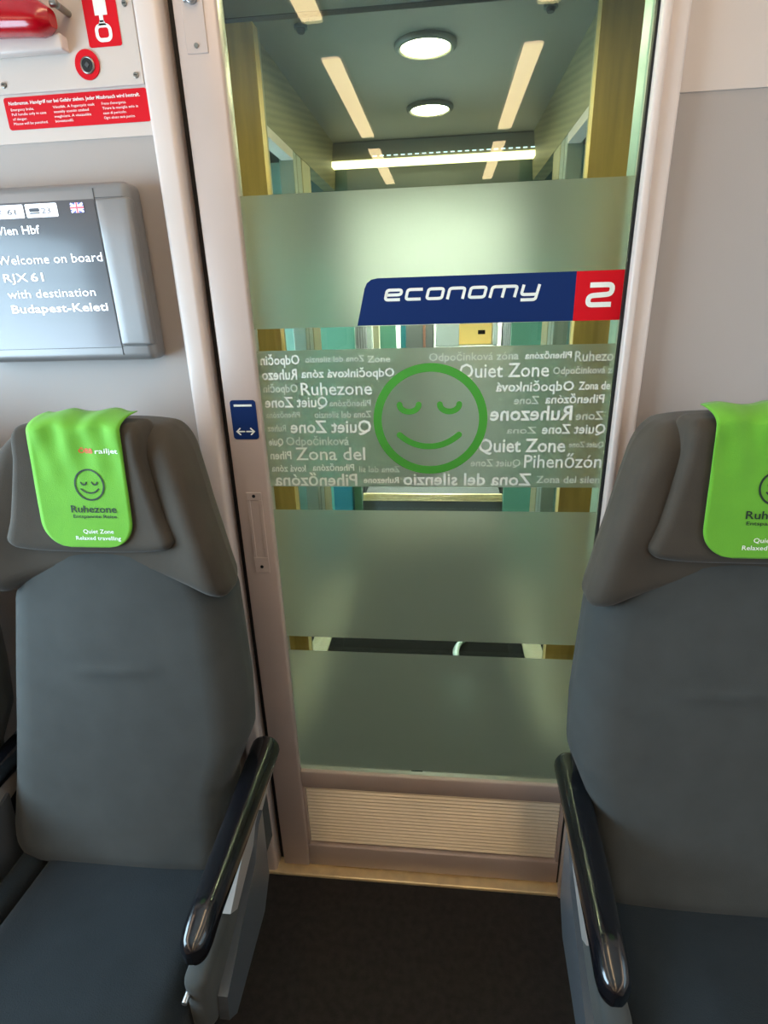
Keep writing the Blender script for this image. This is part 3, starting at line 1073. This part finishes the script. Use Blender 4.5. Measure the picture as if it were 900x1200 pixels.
def make_cloth(label, cx, seed):
    rnd = random.Random(seed)
    t = thing('head_cloth', label, 'headrest cover', (cx, .82, 1.07), 'printed head cloths on the seats')
    zb, ztop, r = 1.078, 1.266, .045
    ph = [rnd.uniform(0, 6) for _ in range(4)]

    def hw(z):
        w_ = .0775
        if z < zb + r:
            w_ -= r - math.sqrt(max(0, r * r - (zb + r - z) ** 2))
        return w_

    def front(x, z):
        k = max(0, min(1, (z - 1.17) / .09))
        wr = .0022 * k * (math.sin((x - cx) * 150 + ph[0] + z * 30) + .6 * math.sin((x - cx) * 95 - z * 60 + ph[1]))
        u = (x - cx) / lerp_tab(PADW, z)
        return yc(z) - .029 - .004 * math.cos(u * 1.4) - .014 * abs(u) ** 3 - .0045 + wr
    prof = []
    N = 30
    for i in range(N + 1):
        z = zb + (ztop - zb) * (i / N) ** 1.25
        prof.append(('f', z))
    arcn = 8
    for i in range(1, arcn + 1):
        prof.append(('a', i / arcn))
    bm_ = bmesh.new()
    rows = []
    for kind, v in prof:
        z = v if kind == 'f' else ztop
        row = []
        for j in range(25):
            u = -1 + 2 * j / 24
            x = cx + u * hw(z)
            y = front(x, z)
            zz = z
            if kind == 'a':
                a = v * math.pi / 2
                y = y + .020 * (1 - math.cos(a)) + .040 * v * v
                zz = z + .020 * math.sin(a) + .0025 * math.sin(u * 7 + ph[2])
            row.append(bm_.verts.new((x, y, zz)))
        rows.append(row)
    for a, b in zip(rows, rows[1:]):
        for j in range(24):
            bm_.faces.new([a[j], a[j + 1], b[j + 1], b[j]])
    o = obj('cloth', bm_, M['green'], t, True)
    md = o.modifiers.new('thickness', 'SOLIDIFY')
    md.thickness = .0016
    md.offset = 0
    f = lambda x, z: front(x, z) - .0016
    bm_ = bmesh.new()
    sx, sz = cx + .014, 1.181
    for pts, wd, cl in (([(sx + .0240 * math.cos(a * math.pi / 24), sz + .0240 * math.sin(a * math.pi / 24)) for a in range(48)], .0026, True),
                        (arc(sx - .0135, sx - .0045, sz + .004, .0040, 8), .0022, False), (arc(sx + .0045, sx + .0135, sz + .004, .0040, 8), .0022, False),
                        (arc(sx - .0145, sx + .0145, sz - .0065, .0065, 12), .0022, False)):
        sb = bmesh.new()
        stroke(sb, pts, wd, 0, .0002, cl)
        me = bpy.data.meshes.new('tmp')
        sb.to_mesh(me)
        sb.free()
        bm_.from_mesh(me)
        bpy.data.meshes.remove(me)
    for v in bm_.verts:
        v.co.y = f(v.co.x, v.co.z) - (.0002 if v.co.y < .0001 else 0)
    text(bm_, 'Ruhezone', cx - .023, cx + .054, 1.1365, .0120, 0, bold=.012, fn=f)
    text(bm_, 'Entspannte Reise', cx - .021, cx + .053, 1.1275, .0056, 0, bold=.01, fn=f)
    obj('dark_print', bm_, M['ink'], t)
    bm_ = bmesh.new()
    text(bm_, 'railjet', cx + .032, cx + .070, 1.2305, .0078, 0, bold=.010, fn=f)
    obj('train_print', bm_, M['whiteink'], t)
    bm_ = bmesh.new()
    text(bm_, 'Quiet Zone', cx - .008, cx + .044, 1.1020, .0070, 0, bold=.010, fn=f)
    text(bm_, 'Relaxed travelling', cx - .022, cx + .055, 1.0910, .0068, 0, bold=.010, fn=f)
    obj('white_print', bm_, M['whiteink'], t)
    bm_ = bmesh.new()
    text(bm_, 'ÖBB', cx + .003, cx + .028, 1.2305, .0078, 0, bold=.015, fn=f)
    obj('red_print', bm_, M['redink'], t)
    return t


make_cloth('green printed head cloth draped over the seat left of the door', -0.5690, 1)
make_cloth('green printed head cloth on the right seat, cut by the photo edge', 0.4470, 2)

# ================================================================== SALOON CEILING LAMPS (mirrored in the door glass)
first = None
for xc in (-0.385, 0.275):
    y = 1.10 - 0.97 - 0.015
    segs = [(0.145, 0.99)] + [(-0.125 - i * 1.21 - 0.965, -0.125 - i * 1.21) for i in range(5)]
    for a, b in segs:
        t = thing('ceiling_lamp', 'long warm lamp on the saloon ceiling, mirrored in the door glass', 'lamp', (xc, (a + b) / 2, CEIL), 'strip lamps of the saloon ceiling')
        bm = bmesh.new()
        box(bm, xc - .042, xc + .042, a - .012, b + .012, CEIL - .006, CEIL, .002)
        obj('lamp_frame', bm, M['ceil'], t)
        bm = bmesh.new()
        vs = rrect(xc - .031, xc + .031, a, b, .012, 5)
        lo_ = [bm.verts.new((p[0], p[1], CEIL - .011)) for p in vs]
        hi_ = [bm.verts.new((p[0], p[1], CEIL - .005)) for p in vs]
        bm.faces.new(lo_)
        bm.faces.new(list(reversed(hi_)))
        for i in range(len(vs)):
            j = (i + 1) % len(vs)
            bm.faces.new([lo_[i], hi_[i], hi_[j], lo_[j]])
        obj('diffuser', bm, M['strip'], t)

for nm, xr, sg_ in (('left', XL, 1), ('right', XR, -1)):  # added lines, never in view, that brighten the end walls
    t = thing('side_fill_lamp', 'added warm fill lamp line above the windows along the %s saloon wall' % nm, 'lamp', (xr, -2.5, 1.92))
    x0, x1 = sorted((xr, xr + sg_ * .09))
    obj('lamp_housing', B(x0, x1, -6.5, .95, 1.945, 1.99, .006), M['ceil'], t)
    x0, x1 = sorted((xr + sg_ * .02, xr + sg_ * .08))
    obj('diffuser', B(x0, x1, -6.45, .90, 1.930, 1.947, .004), M['sidefill'], t)

# ================================================================== VESTIBULE BEHIND THE GLASS
VC = -0.075                       # its middle
HWV = 0.525
VL, VR = VC - HWV, VC + HWV       # -0.6 and 0.45
YE = 3.40
struct('floor_vestibule', B(-1.42, 1.30, 1.10, 3.44, -0.06, 0.0), M['vfloor'])
for k_, (a, b) in enumerate(((VL + .02, VL + .10), (VR - .10, VR - .02))):
    struct('trim_%d' % (6 + k_), B(a, b, 1.75, 3.3, 0.0, .012, .003), M['pale'])
struct('ceiling_vestibule', B(-1.42, 1.30, 1.96, 3.30, CEIL, CEIL + .05), M['vceil'])
struct('ceiling_entry', B(-1.42, 1.30, 1.10, 1.945, CEIL + .008, CEIL + .05), M['vceil'])
struct('trim_8', B(-1.42, 1.30, 1.944, 1.961, CEIL + .012, CEIL + .05), M['black'])
struct('wall_entry_left', B(-1.42, VL + .040, 1.955, 2.00, 0, CEIL), M['wood'])
struct('wall_entry_right', B(VR - .033, 1.30, 1.955, 2.00, 0, CEIL), M['wood'])
struct('wall_vestibule_left', box(B(-1.48, -1.42, 1.10, 2.03, 0, CEIL), -1.48, -1.42, 2.64, 3.44, 0, CEIL), M['vwall'])
struct('wall_vestibule_right', box(B(1.30, 1.36, 1.10, 2.03, 0, CEIL), 1.30, 1.36, 2.64, 3.44, 0, CEIL), M['vwall'])
struct('trim_9', B(VL + .01, VL + .041, 2.001, 2.015, 0, CEIL, .003), M['pale'])
struct('trim_10', B(VR - .034, VR - .01, 2.001, 2.015, 0, CEIL, .003), M['pale'])
struct('trim_11', B(0.310, 0.352, 1.10, 1.15, 0, CEIL, .004), M['mint'])


def xpoly(pts, y0, y1):
    bm_ = bmesh.new()
    a = [bm_.verts.new((x, y0, z)) for x, z in pts]
    b = [bm_.verts.new((x, y1, z)) for x, z in pts]
    bm_.faces.new(a)
    bm_.faces.new(list(reversed(b)))
    for i in range(len(pts)):
        j = (i + 1) % len(pts)
        bm_.faces.new([a[i], a[j], b[j], b[i]])
    return bm_


for nm, sg_ in (('left', -1), ('right', 1)):
    e = VC + sg_ * HWV
    i_ = VC + sg_ * (HWV - .02)
    struct('wall_cove_' + nm, xpoly([(e, 2.0), (i_, CEIL), (e + sg_ * .06, CEIL), (e + sg_ * .06, 2.0)], 2.00, YE), M['mesh'])
    # lintel over the side entrance, its bright edge and dark soffit
    x0, x1 = sorted((e, e + sg_ * .05))
    struct('trim_%d' % (12 + (sg_ > 0)), B(x0, x1, 2.016, 2.50, 1.966, 2.0, .002), M['trim'])
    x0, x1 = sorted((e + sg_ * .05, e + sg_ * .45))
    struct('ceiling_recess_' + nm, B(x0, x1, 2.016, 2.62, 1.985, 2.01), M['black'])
    x0, x1 = sorted((e + sg_ * .06, e + sg_ * .45))
    rw = struct('wall_recess_' + nm, B(x0, x1, 2.62, 2.66, 0, 2.0), M['doorleaf'])
    # small rounded hatch on the recess wall
    cxh = e + sg_ * .125
    bm = plate(bmesh.new(), rrect(cxh - .035, cxh + .035, 1.68, 1.865, .012), 2.612, .008)
    hf = thing('wall_hatch', ('small rounded hatch in the recess wall on the %s, seen through the upper glass' % nm), 'hatch', (cxh, 2.62, 1.68))
    obj('hatch_frame', bm, M['black'], hf)
    obj('hatch_panel', plate(bmesh.new(), rrect(cxh - .029, cxh + .029, 1.686, 1.859, .010), 2.608, .005), M['vwall'], hf)
    # posts
    x0, x1 = sorted((e, e + sg_ * .06))
    bm = bmesh.new()
    box(bm, x0, x1, 2.50, 2.545, 0, 2.0, .004)
    box(bm, x0, x1, 2.555, 2.63, 0, 2.0, .004)
    struct('trim_%d' % (14 + (sg_ > 0)), bm, M['vwall'])
    struct('trim_%d' % (16 + (sg_ > 0)), B(x0, x1, 2.645, 2.80, 0, 2.0, .004), M['pale'])
    # outer door of the train at the end of the recess: leaf with a daylight window
    xd = e + sg_ * .45
    x0, x1 = sorted((xd, xd + sg_ * .04))
    bm = bmesh.new()
    box(bm, x0, x1, 2.10, 2.64, 0, .80)
    box(bm, x0, x1, 2.10, 2.64, 1.75, 2.0)
    box(bm, x0, x1, 2.10, 2.20, .80, 1.75)
    box(bm, x0, x1, 2.54, 2.64, .80, 1.75)
    d_ = struct('door_%d' % (2 + (sg_ > 0)), bm, M['doorleaf'])
    obj('door_window', B((x0 + x1) / 2 - .004, (x0 + x1) / 2 + .004, 2.20, 2.54, .80, 1.75), M['winglass'], d_)
    hb = bmesh.new()
    cyl(hb, (xd - sg_ * .03, 2.22, .95), 'z', .010, .35, 14)
    box(hb, *sorted((xd - sg_ * .03, xd)), 2.215, 2.225, .97, .985)
    box(hb, *sorted((xd - sg_ * .03, xd)), 2.215, 2.225, 1.265, 1.28)
    obj('grab_handle', hb, M['steel'], d_)
    x0, x1 = sorted((e + sg_ * .04, xd + sg_ * .04))
    struct('wall_recess_near_' + nm, B(x0, x1, 2.001, 2.03, 0, 2.0), M['vwall'])
    # end wall panels beside the gangway
    x0, x1 = sorted((VC + sg_ * .455, VC + sg_ * 1.2))
    struct('wall_gangway_' + nm, B(x0, x1, YE, YE + .04, 0, 1.62), M['vgreen'])
    struct('wall_gangway_upper_' + nm, B(x0, x1, YE, YE + .04, 1.62, 2.26), M['vdark'])

struct('wall_gangway_header', B(VC - .455, VC + .455, YE, YE + .04, 1.95, 2.26), M['vhead'])
tb = thing('turquoise_box', 'small turquoise box left of the gangway step plate', 'box', (-.63, 3.37, 0))
obj('body', B(-.70, -.575, 3.33, 3.395, 0, .34, .008), M['teal'], tb)
obj('lid', B(-.705, -.57, 3.325, 3.398, .34, .352, .003), M['vdark'], tb)
bm = B(-1.42, 1.30, 3.30, YE, 2.22, 2.26)
struct('ceiling_gangway', bm, M['vceil'])
# light bar under a slanted housing
lb = thing('light_bar', 'long glowing light bar above the gangway at the far end of the vestibule', 'lamp', (VC, 3.30, 2.1))
bm = xpoly([(VC - .585, 2.118), (VC + .585, 2.118), (VC + .635, 2.195), (VC - .635, 2.195)], 3.30, 3.36)
obj('housing', bm, M['vceil'], lb)
bm = xpoly([(VC - .60, 2.118), (VC - .565, 2.088), (VC - .545, 2.088), (VC - .575, 2.118)], 3.28, 3.36)
obj('diffuser', xpoly([(VC - .535, 2.090), (VC + .535, 2.090), (VC + .560, 2.113), (VC - .560, 2.113)], 3.285, 3.36), M['bar'], lb)
bm.free()
bm = bmesh.new()
for i in range(24):
    x = VC - .30 + i * .036
    if x < VC + .5:
        box(bm, x, x + .020, 3.294, 3.299, 2.128, 2.131)
obj('indicator_row', bm, M['led'], lb)

for (px, py, lbl) in ((-0.070, 1.565, 'added unseen ceiling downlight just behind the glass door, above the top of the photo'), (-0.070, 2.20, 'round glowing ceiling downlight nearer to the glass door'), (-0.072, 2.835, 'round glowing ceiling downlight nearer to the far light bar')):  # the first is added out of view to light the film and wood
    t = thing('downlight', lbl, 'lamp', (px, py, CEIL))
    obj('lamp_ring', ringtube(bmesh.new(), (px, py, CEIL - .004), 'z', .088, .012), M['vceil'], t, True)
    obj('diffuser', cyl(bmesh.new(), (px, py, CEIL - .010), 'z', .077, .009, 32), M['down'], t)
for (px, py, lbl) in ((-0.430, 2.006, 'small round ceiling sensor left of the downlights'), (0.288, 2.005, 'small round ceiling sensor right of the downlights')):
    t = thing('ceiling_sensor', lbl, 'sensor', (px, py, CEIL))
    obj('sensor_base', cyl(bmesh.new(), (px, py, CEIL - .008), 'z', .020, .008, 24), M['vdark'], t)
    obj('sensor_head', cyl(bmesh.new(), (px, py, CEIL - .018), 'z', .010, .010, 20, r2=.014), M['black'], t)

bm = bmesh.new()
prev = None
for i in range(15):
    a = math.radians(110 + 9 * i)
    cx_, cy_, r_ = .135 + .075 * math.cos(a), 2.04 + .11 * math.sin(a), .004 + .010 * math.sin(math.pi * i / 14)
    ring = [bm.verts.new((cx_ + r_ * math.cos(k * math.pi / 4) * math.cos(a), cy_ + r_ * math.cos(k * math.pi / 4) * math.sin(a), .012 + .011 * math.sin(k * math.pi / 4))) for k in range(8)]
    if prev:
        for k in range(8):
            bm.faces.new([prev[k], ring[k], ring[(k + 1) % 8], prev[(k + 1) % 8]])
    prev = ring
tag(obj('floor_strap', bm, M['mint'], None, True, base=(.07, 2.04, 0)), 'small pale curved strap on the dark floor seen through the lowest clear gap', 'strap')

# ================================================================== GANGWAY AND THE NEXT CAR
bm = bmesh.new()
for k_ in range(6):                                   # folded bellows walls
    y0 = 3.46 + k_ * .12
    for sg_ in (-1, 1):
        x0, x1 = sorted((VC + sg_ * .48, VC + sg_ * (.48 + .05)))
        box(bm, x0, x1, y0, y0 + .10, 0, 2.0, .012)
    box(bm, VC - .53, VC + .53, y0, y0 + .10, 1.97, 2.02, .012)
struct('wall_bellows', bm, M['bellows'])
struct('floor_gangway', B(VC - .53, VC + .53, 3.44, 4.2, -0.06, 0.0), M['lfloor'])
st = thing('gangway_step', 'metal gangway step plate seen through the clear gap below the printed band', 'step', (VC, 3.46, 0))
obj('step_riser', B(VC - .455, VC + .455, 3.462, 3.95, 0.0, .20, .004), M['bellows'], st)
bm = bmesh.new()
for z_ in (.196, .208, .220, .230):
    box(bm, VC - .455, VC + .455, 3.447 + (z_ - .196) * .5, 3.49, z_, z_ + .009, .002)
obj('step_lip', bm, M['gold'], st)
bm = bmesh.new()
for i in range(9):
    ringtube(bm, (VC - .25 + i * .062, 3.62, .268), 'y', .022, .005, 18, 6)
obj('step_grating', bm, M['gold'], st)

NX0, NX1, NY0, NY1 = -1.42, 1.30, 4.2, 5.6
struct('floor_next_car', B(NX0, NX1, NY0, NY1, -.06, 0), M['lfloor'])
struct('ceiling_next_car', B(NX0, NX1, NY0, NY1, 2.2, 2.25), M['ceil'])
struct('wall_next_left', B(NX0 - .04, NX0, NY0, NY1, 0, 2.2), M['vwall'])
struct('wall_next_right', B(NX1, NX1 + .04, NY0, NY1, 0, 2.2), M['vwall'])
struct('wall_next_end', B(NX0, NX1, NY1, NY1 + .04, 0, 2.2), M['ceil'])
bm = bmesh.new()
box(bm, NX0, VC - .54, NY0, NY0 + .04, 0, 2.2)
box(bm, VC + .54, NX1, NY0, NY0 + .04, 0, 2.2)
box(bm, VC - .54, VC + .54, NY0, NY0 + .04, 2.02, 2.2)
struct('wall_next_front', bm, M['vwall'])
for py, hy in ((4.36, .09), (4.98, .2)):  # added out of sight behind the header, to backlight the film
    t = thing('next_car_fill', 'added hidden ceiling lamp beyond the gangway', 'lamp', (VC, py, 2.2), 'added ceiling lamps beyond the gangway')
    obj('lamp_frame', B(VC - .36, VC + .36, py - hy - .03, py + hy + .03, 2.192, 2.2, .002), M['ceil'], t)
    obj('diffuser', B(VC - .33, VC + .33, py - hy, py + hy, 2.186, 2.193, .002), M['nextfill'], t)


def panel_thing(name, label, cat, x0, x1, y0, y1, z1, m, extra=None):
    t = thing(name, label, cat, ((x0 + x1) / 2, (y0 + y1) / 2, 0))
    obj('body', B(x0, x1, y0, y1, 0, z1, .006), m, t)
    return t


cab = thing('control_cabinet', 'silver cabinet with an amber lit recess seen under the navy sticker', 'cabinet', (0.17, 4.6, 0))
bm = bmesh.new()
box(bm, -.07, .40, 4.5, 4.8, 0, 1.09, .006)
box(bm, -.07, .11, 4.5, 4.8, 1.09, 1.30, .006)
box(bm, .365, .40, 4.5, 4.8, 1.09, 1.30, .006)
box(bm, -.07, .40, 4.5, 4.8, 1.30, 1.34, .006)
obj('body', bm, M['silver'], cab)
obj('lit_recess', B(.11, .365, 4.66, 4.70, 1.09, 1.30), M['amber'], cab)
bm = bmesh.new()
box(bm, .11, .365, 4.52, 4.66, 1.255, 1.30, .003)
box(bm, .26, .315, 4.64, 4.66, 1.165, 1.195, .003)
obj('recess_fittings', bm, M['black'], cab)
struct('trim_18', B(-.625, -.56, 4.45, 4.52, 0, 1.30, .004), M['silver'])
struct('trim_19', B(-.55, -.505, 4.47, 4.53, 0, 1.30, .004), M['pale'])
struct('trim_20', B(-.50, -.375, 4.50, 4.54, 0, 1.30, .004), M['vgreen'])
struct('trim_21', B(.43, .50, 4.45, 4.52, 0, 1.30, .004), M['black'])
dk = panel_thing('dark_locker', 'dark locker door with a copper edge seen left of the silver cabinet', 'locker', -.36, -.09, 4.75, 5.0, 1.30, M['bellows'])
obj('edge_strip', B(-.175, -.155, 4.735, 4.752, .1, 1.28, .002), mat('copper_edge', (150, 100, 84), .4, metal=.3), dk)
obj('side_panel', B(-.355, -.315, 4.735, 4.752, .1, 1.28, .002), M['teal'], dk)
